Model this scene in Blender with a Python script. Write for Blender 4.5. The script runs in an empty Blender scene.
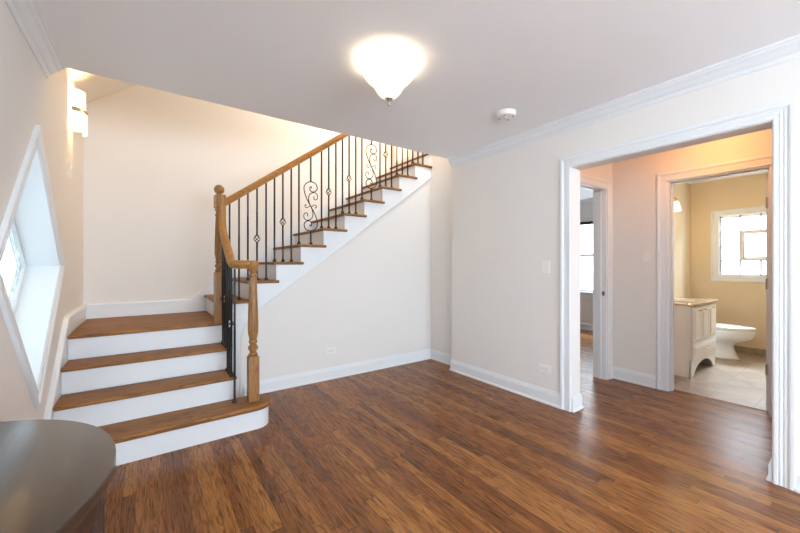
import bpy, bmesh, math, random
from mathutils import Vector, Matrix
S = bpy.context.scene
COL = S.collection
R = math.radians
PI = math.pi

# ------------------------------------------------------------------ camera, world, lights, exposure
cam = bpy.data.cameras.new('camera')
camo = bpy.data.objects.new('camera', cam); COL.objects.link(camo)
cam.sensor_fit = 'HORIZONTAL'; cam.sensor_width = 36.0
cam.lens = 36.0 * 350.0 / 800.0
cam.shift_y = -2.33 / 800.0
camo.location = (0, 0, 1.23)
camo.rotation_euler = (R(90), 0, R(-35.6365))
cam.clip_start = 0.05; cam.clip_end = 200
S.camera = camo

S.view_settings.view_transform = 'Standard'
S.view_settings.look = 'None'
S.view_settings.gamma = 1.0
S.view_settings.use_curve_mapping = False
S.view_settings.exposure = 0.88
S.cycles.max_bounces = 10
S.cycles.diffuse_bounces = 6
S.cycles.glossy_bounces = 4
S.cycles.transparent_max_bounces = 12
S.cycles.sample_clamp_indirect = 6.0

world = bpy.data.worlds.new('daylight'); S.world = world
world.use_nodes = True
bg = world.node_tree.nodes['Background']
bg.inputs['Color'].default_value = (0.86, 0.93, 1.0, 1)
bg.inputs['Strength'].default_value = 3.2

def area(name, loc, direction, sx, sy, power, color):
    l = bpy.data.lights.new(name, 'AREA'); l.shape = 'RECTANGLE'; l.size = sx; l.size_y = sy
    l.energy = power; l.color = color
    o = bpy.data.objects.new(name, l); COL.objects.link(o); o.location = loc
    o.rotation_euler = Vector(direction).to_track_quat('-Z', 'Y').to_euler()
    return o
def point(name, loc, power, color, r=0.03):
    l = bpy.data.lights.new(name, 'POINT'); l.energy = power; l.color = color; l.shadow_soft_size = r
    o = bpy.data.objects.new(name, l); COL.objects.link(o); o.location = loc
    return o
DAY = (0.78, 0.89, 1.0); WARM = (1.0, 0.70, 0.36)
area('added_front_fill', (1.2, -4.85, 1.45), (0, 1, 0.08), 3.0, 2.1, 195, DAY)  # added fill from behind the camera, standing for unseen daylight
area('added_left_fill', (-0.90, -1.60, 1.45), (1, 0.15, 0), 1.3, 1.3, 46, DAY)  # added side fill for the right wall, hall wall and vanity
area('daylight_diamond_window', (-0.80, 2.69, 1.22), (1, 0.0, -0.1), 0.9, 0.9, 1, DAY)
area('added_hall_fill', (3.55, -4.80, 1.45), (0, 1, 0), 0.8, 1.4, 4, DAY)  # added fill from the unseen end of the hall
point('added_rear_fill', (0.45, -1.35, 2.19), 16, (1.0, 0.96, 0.91), 0.10)  # unseen lamp added to even out the near side walls
area('added_upper_warm_fill', (3.35, 3.68, 3.55), (-1, 0, -0.15), 1.2, 1.3, 22, (1.0, 0.60, 0.20))  # warm fill added upstairs to yellow the stair back wall
area('added_upper_fill', (2.35, 2.70, 3.65), (0.1, 1, -0.7), 0.9, 1.1, 15, (1.0, 0.92, 0.76))  # fill added out of view to brighten the upper stairwell
area('daylight_bedroom_window', (7.60, 3.2, 2.95), (-1, 0, -0.9), 1.6, 1.2, 220, DAY)
area('daylight_bath_window', (7.60, 0.99, 2.85), (-1, 0, -0.9), 1.5, 1.1, 560, DAY)
LX, LY = 1.165, 1.74
for dx in (-0.06, 0.06):
    point('ceiling_lamp_bulb', (LX + dx, LY - dx * 0.7, 2.34), 1.4, (1.0, 0.80, 0.52), 0.025)
point('stair_sconce_bulb', (-0.455, 3.72, 2.48), 7.5, (1.0, 0.64, 0.27), 0.02)
point('added_hall_lamp_bulb', (3.66, 0.85, 2.27), 5.5, (1.0, 0.42, 0.13), 0.05)  # unseen hall lamp added for the warm glow high on the wall
point('bath_lamp_bulb', (5.6, 1.60, 1.94), 17.0, (1.0, 0.76, 0.45), 0.04)
point('bath_lamp_bulb', (5.2, 1.60, 1.94), 17.0, (1.0, 0.76, 0.45), 0.04)

# ------------------------------------------------------------------ materials
def mat(name, color, rough=0.5, metal=0.0, spec=0.5, bump=0.0, bscale=300.0, coat=0.0, mott=0.0):
    m = bpy.data.materials.new(name); m.use_nodes = True
    nt = m.node_tree; b = nt.nodes['Principled BSDF']
    b.inputs['Base Color'].default_value = (*color, 1)
    b.inputs['Roughness'].default_value = rough
    b.inputs['Metallic'].default_value = metal
    b.inputs['Specular IOR Level'].default_value = spec
    if coat: b.inputs['Coat Weight'].default_value = coat; b.inputs['Coat Roughness'].default_value = 0.08
    tc = nt.nodes.new('ShaderNodeTexCoord')
    if mott:
        n = nt.nodes.new('ShaderNodeTexNoise'); n.inputs['Scale'].default_value = 2.0; n.inputs['Detail'].default_value = 3
        mx = nt.nodes.new('ShaderNodeMix'); mx.data_type = 'RGBA'
        mx.inputs[6].default_value = (*[c * (1 - mott) for c in color], 1); mx.inputs[7].default_value = (*[min(1, c * (1 + mott)) for c in color], 1)
        nt.links.new(tc.outputs['Object'], n.inputs['Vector']); nt.links.new(n.outputs['Fac'], mx.inputs[0])
        nt.links.new(mx.outputs[2], b.inputs['Base Color'])
    if bump:
        n = nt.nodes.new('ShaderNodeTexNoise'); n.inputs['Scale'].default_value = bscale
        bp = nt.nodes.new('ShaderNodeBump'); bp.inputs['Strength'].default_value = bump; bp.inputs['Distance'].default_value = 0.002
        nt.links.new(tc.outputs['Object'], n.inputs['Vector']); nt.links.new(n.outputs['Fac'], bp.inputs['Height'])
        nt.links.new(bp.outputs['Normal'], b.inputs['Normal'])
    return m

class NT:
    """small helper for math node chains"""
    def __init__(s, m): s.nt = m.node_tree
    def val(s, sock, v):
        if isinstance(v, (int, float)): sock.default_value = v
        elif isinstance(v, tuple): sock.default_value = v
        else: s.nt.links.new(v, sock)
    def m(s, op, a, b=0.0, c=0.0):
        n = s.nt.nodes.new('ShaderNodeMath'); n.operation = op
        s.val(n.inputs[0], a); s.val(n.inputs[1], b); s.val(n.inputs[2], c)
        return n.outputs[0]
    def comb(s, x, y, z=0.0):
        n = s.nt.nodes.new('ShaderNodeCombineXYZ')
        for i, v in enumerate((x, y, z)): s.val(n.inputs[i], v)
        return n.outputs[0]
    def noise(s, vec, scale, detail=2.0, rough=0.5, dist=0.0):
        n = s.nt.nodes.new('ShaderNodeTexNoise'); s.val(n.inputs['Vector'], vec)
        n.inputs['Scale'].default_value = scale; n.inputs['Detail'].default_value = detail
        n.inputs['Roughness'].default_value = rough; n.inputs['Distortion'].default_value = dist
        return n.outputs['Fac']
    def white(s, vec):
        n = s.nt.nodes.new('ShaderNodeTexWhiteNoise'); n.noise_dimensions = '3D'; s.val(n.inputs['Vector'], vec)
        return n.outputs['Value']
    def ramp(s, fac, stops, interp='LINEAR'):
        n = s.nt.nodes.new('ShaderNodeValToRGB'); s.val(n.inputs[0], fac); cr = n.color_ramp
        cr.interpolation = interp
        while len(cr.elements) < len(stops): cr.elements.new(0.5)
        for e, (p, c) in zip(cr.elements, stops): e.position = p; e.color = (*c, 1)
        return n.outputs['Color']
    def mix(s, fac, a, b, mode='MIX'):
        n = s.nt.nodes.new('ShaderNodeMix'); n.data_type = 'RGBA'; n.blend_type = mode
        s.val(n.inputs[0], fac); s.val(n.inputs[6], a); s.val(n.inputs[7], b)
        return n.outputs[2]

def wood(name, tones, grain_axis=1, board=None, length=0.9, rough=0.3, grain=0.35, bump=0.15, gscale=1.0, coat=0.0, spec=0.4):
    """procedural wood; grain runs along grain_axis; optional strip boards of width `board`"""
    m = bpy.data.materials.new(name); m.use_nodes = True
    nt = m.node_tree; b = nt.nodes['Principled BSDF']; k = NT(m)
    tc = nt.nodes.new('ShaderNodeTexCoord'); sp = nt.nodes.new('ShaderNodeSeparateXYZ')
    nt.links.new(tc.outputs['Object'], sp.inputs[0])
    ax = [0, 1, 2]; ax.remove(grain_axis)
    L = sp.outputs[grain_axis]; W = sp.outputs[ax[0]]; T = sp.outputs[ax[1]]
    if board:
        row = k.m('FLOOR', k.m('DIVIDE', W, board))
        off = k.m('MULTIPLY', k.white(k.comb(row, 3.1, 0.5)), 7.3)
        ll = k.m('DIVIDE', k.m('ADD', L, off), length)
        # vary the piece length per row
        ll = k.m('MULTIPLY', ll, k.m('ADD', 0.65, k.m('MULTIPLY', k.white(k.comb(row, 9.7, 2.5)), 0.9)))
        piece = k.m('FLOOR', ll)
        rnd = k.white(k.comb(row, piece, 1.7)); rnd2 = k.white(k.comb(row, piece, 8.2))
        fw = k.m('FRACT', k.m('DIVIDE', W, board)); fl = k.m('FRACT', ll)
        g1 = k.m('LESS_THAN', fw, 0.022); g2 = k.m('LESS_THAN', fl, 0.0028)
        gap = k.m('MAXIMUM', g1, g2)
        W2 = k.m('ADD', W, k.m('MULTIPLY', rnd2, 13.0)); L2 = k.m('ADD', L, k.m('MULTIPLY', rnd, 17.0))
    else:
        rnd = k.noise(k.comb(k.m('MULTIPLY', W, 5.0), k.m('MULTIPLY', L, 0.6), k.m('MULTIPLY', T, 5.0)), 1.5)
        rnd2 = None; gap = None; W2 = W; L2 = L
    base = k.ramp(rnd, tones)
    # fine pores stretched along the grain
    v1 = k.comb(k.m('MULTIPLY', W2, 260.0 * gscale), k.m('MULTIPLY', L2, 7.0 * gscale), k.m('MULTIPLY', T, 120.0 * gscale))
    n1 = k.noise(v1, 1.0, 3.0, 0.6)
    # cathedral figure: distorted rings
    v2 = k.comb(k.m('MULTIPLY', W2, 17.0 * gscale), k.m('MULTIPLY', L2, 2.0 * gscale), k.m('MULTIPLY', T, 14.0 * gscale))
    n2 = k.noise(v2, 1.0, 2.0, 0.5, 0.6)
    rings = k.m('FRACT', k.m('MULTIPLY', n2, 7.0))
    rings = k.m('ABSOLUTE', k.m('SUBTRACT', rings, 0.5))
    f = k.m('ADD', k.m('MULTIPLY', n1, 0.62), k.m('MULTIPLY', rings, 0.75))
    pores = k.ramp(n1, [(0.34, (1 - grain * 0.75,) * 3), (0.56, (1.08, 1.08, 1.08))])
    lines = k.ramp(rings, [(0.0, (1 - grain,) * 3), (0.2, (1, 1, 1)), (0.5, (1.06, 1.06, 1.06))])
    c = k.mix(1.0, k.mix(1.0, base, pores, 'MULTIPLY'), lines, 'MULTIPLY')
    if gap is not None: c = k.mix(gap, c, (0.045, 0.022, 0.012, 1))
    nt.links.new(c, b.inputs['Base Color'])
    b.inputs['Roughness'].default_value = rough
    b.inputs['Specular IOR Level'].default_value = spec
    r = k.m('ADD', rough - 0.05, k.m('MULTIPLY', n1, 0.12)); nt.links.new(r, b.inputs['Roughness'])
    if coat: b.inputs['Coat Weight'].default_value = coat; b.inputs['Coat Roughness'].default_value = 0.15
    bp = nt.nodes.new('ShaderNodeBump'); bp.inputs['Strength'].default_value = bump; bp.inputs['Distance'].default_value = 0.001
    hgt = f if gap is None else k.m('SUBTRACT', f, k.m('MULTIPLY', gap, 1.5))
    nt.links.new(hgt, bp.inputs['Height']); nt.links.new(bp.outputs['Normal'], b.inputs['Normal'])
    return m

M = {}
M['paint'] = mat('wall_paint', (0.755, 0.735, 0.712), 0.75, bump=0.08, bscale=500, spec=0.3)
M['bath_paint'] = mat('bath_wall_paint', (0.72, 0.60, 0.42), 0.7, bump=0.08, bscale=500, spec=0.3)
M['ceiling'] = mat('ceiling_paint', (0.885, 0.895, 0.915), 0.85, bump=0.06, bscale=400, spec=0.2)
M['white'] = mat('white_trim_paint', (0.745, 0.775, 0.805), 0.38, mott=0.01)
M['plastic'] = mat('white_plastic', (0.80, 0.79, 0.77), 0.35, bump=0.01)
M['slot'] = mat('dark_slot', (0.05, 0.05, 0.05), 0.6, bump=0.01)
M['iron'] = mat('black_wrought_iron', (0.012, 0.011, 0.011), 0.45, metal=0.1, spec=0.3, bump=0.15, bscale=120)
M['nickel'] = mat('brushed_nickel', (0.52, 0.47, 0.40), 0.28, metal=1.0, bump=0.02)
M['brass'] = mat('brass', (0.70, 0.45, 0.17), 0.25, metal=1.0, bump=0.02)
M['floor'] = wood('oak_strip_floor', [(0.0, (0.145, 0.050, 0.013)), (0.35, (0.225, 0.082, 0.021)), (0.7, (0.27, 0.105, 0.027)), (1.0, (0.35, 0.150, 0.040))], 1, 0.057, 1.25, rough=0.27, grain=0.5, bump=0.2, spec=0.24)
M['tread'] = wood('oak_tread', [(0.2, (0.225, 0.096, 0.028)), (0.8, (0.345, 0.157, 0.050))], 0, rough=0.5, grain=0.42, spec=0.2)
M['treadY'] = wood('oak_tread_crosswise', [(0.2, (0.225, 0.096, 0.028)), (0.8, (0.345, 0.157, 0.050))], 1, rough=0.5, grain=0.42, spec=0.2)
M['newel'] = wood('oak_newel', [(0.2, (0.25, 0.118, 0.036)), (0.8, (0.37, 0.185, 0.062))], 2, rough=0.33, grain=0.34, gscale=1.2)
M['rail'] = wood('oak_handrail', [(0.2, (0.33, 0.145, 0.036)), (0.8, (0.47, 0.23, 0.062))], 0, rough=0.3, grain=0.35, gscale=1.2)
M['table'] = wood('dark_stained_wood', [(0.2, (0.030, 0.021, 0.016)), (0.8, (0.040, 0.028, 0.021))], 1, rough=0.30, grain=0.15, gscale=0.8, bump=0.0, coat=0.6, spec=0.5)
M['tabledark'] = wood('espresso_wood', [(0.2, (0.035, 0.018, 0.013)), (0.8, (0.07, 0.036, 0.026))], 2, rough=0.35, grain=0.3)
M['ceramic'] = mat('white_ceramic', (0.80, 0.78, 0.75), 0.08, mott=0.01, coat=0.4)
M['cabinet'] = mat('cabinet_white_paint', (0.90, 0.89, 0.87), 0.4, mott=0.01)
M['grout'] = mat('grey_grout', (0.30, 0.30, 0.31), 0.8, bump=0.02)
M['exterior'] = mat('exterior_siding', (0.5, 0.5, 0.5), 0.9, mott=0.1)

def tile_mat():
    m = bpy.data.materials.new('bath_floor_tile'); m.use_nodes = True; nt = m.node_tree; b = nt.nodes['Principled BSDF']; k = NT(m)
    tc = nt.nodes.new('ShaderNodeTexCoord'); br = nt.nodes.new('ShaderNodeTexBrick')
    mp = nt.nodes.new('ShaderNodeMapping'); nt.links.new(tc.outputs['Object'], mp.inputs['Vector'])
    mp.inputs['Location'].default_value = (0.13, -0.06, 0)
    nt.links.new(mp.outputs[0], br.inputs['Vector'])
    br.inputs['Scale'].default_value = 1.0; br.inputs['Brick Width'].default_value = 0.61; br.inputs['Row Height'].default_value = 0.305
    br.inputs['Mortar Size'].default_value = 0.004; br.offset = 0.5
    n = k.noise(tc.outputs['Object'], 3.2, 6.0, 0.6, 0.8)
    c = k.ramp(n, [(0.3, (0.27, 0.205, 0.15)), (0.55, (0.40, 0.32, 0.24)), (0.75, (0.50, 0.42, 0.33))])
    nt.links.new(c, br.inputs['Color1']); nt.links.new(c, br.inputs['Color2'])
    br.inputs['Mortar'].default_value = (0.26, 0.22, 0.19, 1)
    nt.links.new(br.outputs['Color'], b.inputs['Base Color']); b.inputs['Roughness'].default_value = 0.35
    return m
M['tile'] = tile_mat()

def marble_mat():
    m = bpy.data.materials.new('cream_marble_top'); m.use_nodes = True; nt = m.node_tree; b = nt.nodes['Principled BSDF']; k = NT(m)
    tc = nt.nodes.new('ShaderNodeTexCoord')
    n = k.noise(tc.outputs['Object'], 14.0, 6.0, 0.65, 1.5)
    c = k.ramp(n, [(0.35, (0.36, 0.20, 0.10)), (0.5, (0.70, 0.54, 0.38)), (0.65, (0.80, 0.70, 0.56))])
    nt.links.new(c, b.inputs['Base Color']); b.inputs['Roughness'].default_value = 0.15
    return m
M['marble'] = marble_mat()

def glow_mat(name, col, strength, base=(0.9, 0.86, 0.78), swirl=False):
    m = bpy.data.materials.new(name); m.use_nodes = True; nt = m.node_tree; b = nt.nodes['Principled BSDF']; k = NT(m)
    b.inputs['Base Color'].default_value = (*base, 1); b.inputs['Roughness'].default_value = 0.25
    b.inputs['Emission Color'].default_value = (*col, 1); b.inputs['Emission Strength'].default_value = strength
    tc = nt.nodes.new('ShaderNodeTexCoord')
    n = k.noise(tc.outputs['Object'], 7.0, 2.0, 0.5, 1.2)
    nt.links.new(k.m('MULTIPLY', k.m('ADD', 0.6, k.m('MULTIPLY', n, 0.8)), strength), b.inputs['Emission Strength'])
    return m
M['lampglass'] = glow_mat('lit_alabaster_glass', (1.0, 0.86, 0.64), 0.55)
M['sconceglass'] = glow_mat('lit_sconce_glass', (1.0, 0.84, 0.58), 0.6)
M['bathglass'] = glow_mat('lit_white_shade', (1.0, 0.86, 0.66), 2.2)

def pane_mat(name, tint, clear, pattern=None):
    """window glass: mostly see-through, partly frosted, thin gloss; pattern adds etched or cast lines"""
    m = bpy.data.materials.new(name); m.use_nodes = True; nt = m.node_tree; k = NT(m)
    for n in list(nt.nodes):
        if n.type == 'BSDF_PRINCIPLED': nt.nodes.remove(n)
    out = [n for n in nt.nodes if n.type == 'OUTPUT_MATERIAL'][0]
    tr = nt.nodes.new('ShaderNodeBsdfTransparent'); tl = nt.nodes.new('ShaderNodeBsdfTranslucent'); gl = nt.nodes.new('ShaderNodeBsdfGlossy')
    gl.inputs['Roughness'].default_value = 0.12
    tl.inputs['Color'].default_value = (0.9, 0.95, 0.95, 1)
    tr.inputs['Color'].default_value = (*tint, 1)
    tc = nt.nodes.new('ShaderNodeTexCoord')
    if pattern == 'leaf':
        n = k.noise(tc.outputs['Object'], 9.0, 2.0, 0.5, 2.2)
        c = k.ramp(k.m('FRACT', k.m('MULTIPLY', n, 5.0)), [(0.0, (0.27, 0.33, 0.31)), (0.25, (0.52, 0.56, 0.56)), (0.7, (0.62, 0.64, 0.65)), (1.0, (0.36, 0.42, 0.41))])
        nt.links.new(c, tr.inputs['Color']); nt.links.new(c, tl.inputs['Color'])
    if pattern == 'wave':
        n = k.noise(tc.outputs['Object'], 26.0, 1.0, 0.5, 1.5)
        c = k.ramp(k.m('FRACT', k.m('MULTIPLY', n, 4.0)), [(0.0, (0.45, 0.52, 0.56)), (0.22, (1, 1, 1)), (1.0, (1, 1, 1))])
        nt.links.new(c, tr.inputs['Color'])
    m1 = nt.nodes.new('ShaderNodeMixShader'); m1.inputs[0].default_value = clear
    nt.links.new(tl.outputs[0], m1.inputs[1]); nt.links.new(tr.outputs[0], m1.inputs[2])
    m2 = nt.nodes.new('ShaderNodeMixShader'); m2.inputs[0].default_value = 0.06
    nt.links.new(m1.outputs[0], m2.inputs[1]); nt.links.new(gl.outputs[0], m2.inputs[2])
    nt.links.new(m2.outputs[0], out.inputs['Surface'])
    return m
M['pane'] = pane_mat('clear_window_pane', (0.97, 0.99, 1.0), 0.95)
M['leafpane'] = pane_mat('etched_diamond_pane', (0.9, 0.97, 0.96), 0.75, 'leaf')
M['blockpane'] = pane_mat('glass_block', (1, 1, 1), 0.9, 'wave')

# ------------------------------------------------------------------ mesh helpers
def link(name, bm, m, parent=None, smooth=False, bev=0.0, kind=None, auto=None):
    bmesh.ops.recalc_face_normals(bm, faces=bm.faces)
    me = bpy.data.meshes.new(name); bm.to_mesh(me); bm.free()
    o = bpy.data.objects.new(name, me); COL.objects.link(o)
    if m is not None: me.materials.append(M[m] if isinstance(m, str) else m)
    if smooth or auto:
        for p in me.polygons: p.use_smooth = True
        if auto: me.set_sharp_from_angle(angle=R(auto))
    if bev:
        md = o.modifiers.new('bevel', 'BEVEL'); md.width = bev; md.segments = 2; md.limit_method = 'ANGLE'; md.angle_limit = R(40)
    if parent: o.parent = parent
    if kind: o['kind'] = kind
    return o
def struct(name, bm, m, **k): return link(name, bm, m, kind='structure', **k)
def thing(name, label, cat, loc=(0, 0, 0), rz=0.0, group=None):
    o = bpy.data.objects.new(name, None); COL.objects.link(o); o.location = loc; o.rotation_euler = (0, 0, rz)
    o.empty_display_size = 0.05
    o['label'] = label; o['category'] = cat
    if group: o['group'] = group
    return o
def nb(): return bmesh.new()
def box(bm, x0, x1, y0, y1, z0, z1):
    v = [bm.verts.new(p) for p in ((x0, y0, z0), (x1, y0, z0), (x1, y1, z0), (x0, y1, z0), (x0, y0, z1), (x1, y0, z1), (x1, y1, z1), (x0, y1, z1))]
    for f in ((0, 3, 2, 1), (4, 5, 6, 7), (0, 1, 5, 4), (1, 2, 6, 5), (2, 3, 7, 6), (3, 0, 4, 7)): bm.faces.new([v[i] for i in f])
    return bm
def B(*a): return box(nb(), *a)
def prism(bm, pts, d):
    """pts: list of 3D points of a planar polygon, extruded by vector d"""
    d = Vector(d); a = [bm.verts.new(p) for p in pts]; b = [bm.verts.new(Vector(p) + d) for p in pts]
    bm.faces.new(a); bm.faces.new(b[::-1]); n = len(pts)
    for i in range(n): bm.faces.new((a[i], a[(i + 1) % n], b[(i + 1) % n], b[i]))
    return bm
def lathe(bm, prof, c=(0, 0, 0), seg=24, axis='Z', sy=1.0):
    c = Vector(c); rings = []
    for r, z in prof:
        if r < 1e-5:
            p = Vector((0, 0, z)); ring = [p]
        else:
            ring = [Vector((r * math.cos(2 * PI * i / seg), sy * r * math.sin(2 * PI * i / seg), z)) for i in range(seg)]
        if axis == 'X': ring = [Vector((p.z, p.x, p.y)) for p in ring]
        if axis == 'Y': ring = [Vector((p.x, p.z, p.y)) for p in ring]
        rings.append([bm.verts.new(c + p) for p in ring])
    for a, b in zip(rings, rings[1:]):
        if len(a) == 1 and len(b) == 1: continue
        for i in range(seg):
            j = (i + 1) % seg
            if len(a) == 1: bm.faces.new((a[0], b[i], b[j]))
            elif len(b) == 1: bm.faces.new((a[i], a[j], b[0]))
            else: bm.faces.new((a[i], a[j], b[j], b[i]))
    if len(rings[0]) > 1: bm.faces.new(rings[0])
    if len(rings[-1]) > 1: bm.faces.new(rings[-1])
    return bm
def tube(bm, pts, r, seg=8, square=False, taper=None):
    pts = [Vector(p) for p in pts]; n = len(pts); rings = []
    t0 = (pts[1] - pts[0]).normalized()
    u = t0.orthogonal().normalized()
    if abs(t0.z) < 0.9: u = (Vector((0, 0, 1)) - t0 * t0.z).normalized()
    prev = t0
    for i, p in enumerate(pts):
        t = (pts[min(i + 1, n - 1)] - pts[max(i - 1, 0)]).normalized()
        q = prev.rotation_difference(t); u = q @ u; prev = t; w = t.cross(u)
        rr = r * (taper[i] if taper else 1)
        k = 4 if square else seg; o = PI / 4 if square else 0
        rings.append([bm.verts.new(p + (u * math.cos(o + 2 * PI * j / k) + w * math.sin(o + 2 * PI * j / k)) * rr) for j in range(k)])
    for a, b in zip(rings, rings[1:]):
        for j in range(len(a)): bm.faces.new((a[j], a[(j + 1) % len(a)], b[(j + 1) % len(a)], b[j]))
    bm.faces.new(rings[0]); bm.faces.new(rings[-1])
    return bm
def crspline(pts, n=8, closed=False):
    pts = [Vector(p) for p in pts]; out = []; N = len(pts)
    for i in range(N if closed else N - 1):
        g = lambda j: pts[j % N] if closed else pts[max(0, min(N - 1, j))]
        p0, p1, p2, p3 = g(i - 1), g(i), g(i + 1), g(i + 2)
        for k in range(n):
            t = k / n
            out.append(0.5 * ((2 * p1) + (p2 - p0) * t + (2 * p0 - 5 * p1 + 4 * p2 - p3) * t * t + (3 * p1 - p0 - 3 * p2 + p3) * t ** 3))
    if not closed: out.append(pts[-1])
    return out
def msweep(bm, path, prof, n, closed=False):
    """sweep profile (a: sideways = n x t, b: along n) along a path lying in a plane with normal n, mitred joints"""
    path = [Vector(p) for p in path]; n = Vector(n); N = len(path); rings = []
    for i in range(N):
        ti = (path[i] - path[i - 1]).normalized() if (i > 0 or closed) else None
        to = (path[(i + 1) % N] - path[i]).normalized() if (i < N - 1 or closed) else None
        if ti is None: ti = to
        if to is None: to = ti
        si, so = n.cross(ti), n.cross(to)
        m = (si + so) / (1 + si.dot(so))
        rings.append([bm.verts.new(path[i] + m * a + n * b) for a, b in prof])
    K = len(prof)
    for i in range(N if closed else N - 1):
        a, b = rings[i], rings[(i + 1) % N]
        for j in range(K): bm.faces.new((a[j], a[(j + 1) % K], b[(j + 1) % K], b[j]))
    if not closed: bm.faces.new(rings[0]); bm.faces.new(rings[-1])
    return bm
def fsweep(bm, pts, prof, side0):
    """sweep profile (s: sideways, u: up) along any 3D path with parallel transport, starting with side vector side0"""
    pts = [Vector(p) for p in pts]; n = len(pts); rings = []; prev = (pts[1] - pts[0]).normalized()
    s = Vector(side0); s = (s - prev * s.dot(prev)).normalized()
    for i, p in enumerate(pts):
        t = (pts[min(i + 1, n - 1)] - pts[max(i - 1, 0)]).normalized()
        s = prev.rotation_difference(t) @ s; prev = t; u = s.cross(t)
        rings.append([bm.verts.new(p + s * a + u * b) for a, b in prof])
    K = len(prof)
    for a, b in zip(rings, rings[1:]):
        for j in range(K): bm.faces.new((a[j], a[(j + 1) % K], b[(j + 1) % K], b[j]))
    bm.faces.new(rings[0]); bm.faces.new(rings[-1])
    return bm
def wallbox(axis, c0, c1, u0, u1, z0, z1, holes=()):
    """wall slab of thickness c0..c1 across `axis`, spanning u0..u1 and z0..z1, with rectangular holes (u0,u1,z0,z1)"""
    bm = nb(); us = sorted({u0, u1, *[h[0] for h in holes], *[h[1] for h in holes]}); zs = sorted({z0, z1, *[h[2] for h in holes], *[h[3] for h in holes]})
    us = [u for u in us if u0 <= u <= u1]; zs = [z for z in zs if z0 <= z <= z1]
    def solid(i, j):
        if not (0 <= i < len(us) - 1 and 0 <= j < len(zs) - 1): return False
        u = (us[i] + us[i + 1]) / 2; z = (zs[j] + zs[j + 1]) / 2
        return not any(h[0] < u < h[1] and h[2] < z < h[3] for h in holes)
    cache = {}
    def V(c, u, z):
        k = (c, u, z)
        if k not in cache: cache[k] = bm.verts.new((c, u, z) if axis == 'X' else (u, c, z))
        return cache[k]
    for i in range(len(us) - 1):
        for j in range(len(zs) - 1):
            if not solid(i, j): continue
            a, b, c, d = us[i], us[i + 1], zs[j], zs[j + 1]
            for cc in (c0, c1): bm.faces.new((V(cc, a, c), V(cc, b, c), V(cc, b, d), V(cc, a, d)))
            if not solid(i - 1, j): bm.faces.new((V(c0, a, c), V(c1, a, c), V(c1, a, d), V(c0, a, d)))
            if not solid(i + 1, j): bm.faces.new((V(c0, b, c), V(c1, b, c), V(c1, b, d), V(c0, b, d)))
            if not solid(i, j - 1): bm.faces.new((V(c0, a, c), V(c1, a, c), V(c1, b, c), V(c0, b, c)))
            if not solid(i, j + 1): bm.faces.new((V(c0, a, d), V(c1, a, d), V(c1, b, d), V(c0, b, d)))
    return bm

# ------------------------------------------------------------------ room constants (metres)
XL, YB, YU, XR, XR2, XS, YC = -0.50, 4.40, 3.485, 2.857, 2.999, 2.996, 2.95
XH, XH2, YH, YH2, XB = 4.082, 4.205, 1.744, 1.88, 6.676
YF = -4.5
H = 2.44
RISE = 0.179

# ------------------------------------------------------------------ structure
bm = nb(); box(bm, XL, 4.19, YF, YB, -0.10, 0); box(bm, 4.19, XB, YH - 0.02, YB, -0.10, 0)
struct('floor', bm, 'floor')
struct('floor_bath', B(4.19, XB, 0.30, YH - 0.02, -0.10, 0.004), 'tile')
# left wall with the diamond hole
def wall_left():
    bm = nb(); x0, x1 = XL - 0.20, XL
    cy, cz, hy, hz = 2.69, 1.217, 0.615, 0.675
    Y0, Y1, Z0, Z1 = -0.30, YB + 0.15, -0.1, 2.95
    outs = [(Y0, Z0), (Y1, Z0), (Y1, Z1), (Y0, Z1)]; dia = [(cy, cz - hz), (cy + hy, cz), (cy, cz + hz), (cy - hy, cz)]
    F = []
    for x in (x0, x1):
        o = [bm.verts.new((x, *p)) for p in outs]; d = [bm.verts.new((x, *p)) for p in dia]; F.append((o, d))
        bm.faces.new((o[0], o[1], d[0])); bm.faces.new((o[1], d[1], d[0])); bm.faces.new((o[1], o[2], d[1])); bm.faces.new((o[2], d[2], d[1]))
        bm.faces.new((o[2], o[3], d[2])); bm.faces.new((o[3], d[3], d[2])); bm.faces.new((o[3], o[0], d[3])); bm.faces.new((o[0], d[0], d[3]))
    for q in (0, 1):
        for i in range(4): bm.faces.new((F[0][q][i], F[0][q][(i + 1) % 4], F[1][q][(i + 1) % 4], F[1][q][i]))
    struct('wall_left', bm, 'paint')
    return cy, cz, hy, hz
DC = wall_left()
LW = (-2.3, -0.9, 0.75, 2.10)
struct('wall_left', wallbox('X', XL - 0.2, XL, YF - 0.15, -0.30, -0.1, 2.62, [LW]), 'paint')
struct('wall_back', wallbox('Y', YB, YB + 0.15, XL - 0.2, XB + 0.15, -0.1, 5.6), 'paint')
FW = (0.05, 2.45, 0.40, 2.28)
struct('wall_front', wallbox('Y', YF - 0.15, YF, XL - 0.2, XH2, -0.1, 2.62, [FW, (3.15, 3.95, 0.7, 2.1)]), 'paint')  # openings added for the front and hall fill lights
OP = (0.383, 1.537, -0.1, 2.035)
struct('wall_right', wallbox('X', XR, XR2, YF, YC, -0.1, 2.62, [OP]), 'paint')
struct('wall_stair_side', wallbox('X', XS, XS + 0.12, YC, YB, -0.1, 5.6, [(3.05, 4.30, 2.76, 4.3)]), 'paint')
BD = (3.19, 3.957, -0.1, 2.035)
struct('wall_hall', wallbox('Y', YH, YH2, XR2, XH2, -0.1, 2.62, [BD]), 'paint')
bm = wallbox('Y', YH, YH2, XH2, XB, -0.1, 2.62)
struct('wall_bath_left', bm, 'bath_paint')
TD = (0.545, 1.245, -0.1, 2.035)
struct('wall_hall_right', wallbox('X', XH, XH2, YF, YH, -0.1, 2.62, [TD]), 'paint')
struct('wall_bath_right', wallbox('Y', 0.30, 0.42, XH2, XB, -0.1, 2.62), 'bath_paint')
WB = (2.72, 3.70, 0.71, 2.03); WT = (0.58, 1.418, 1.075, 1.915)
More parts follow.
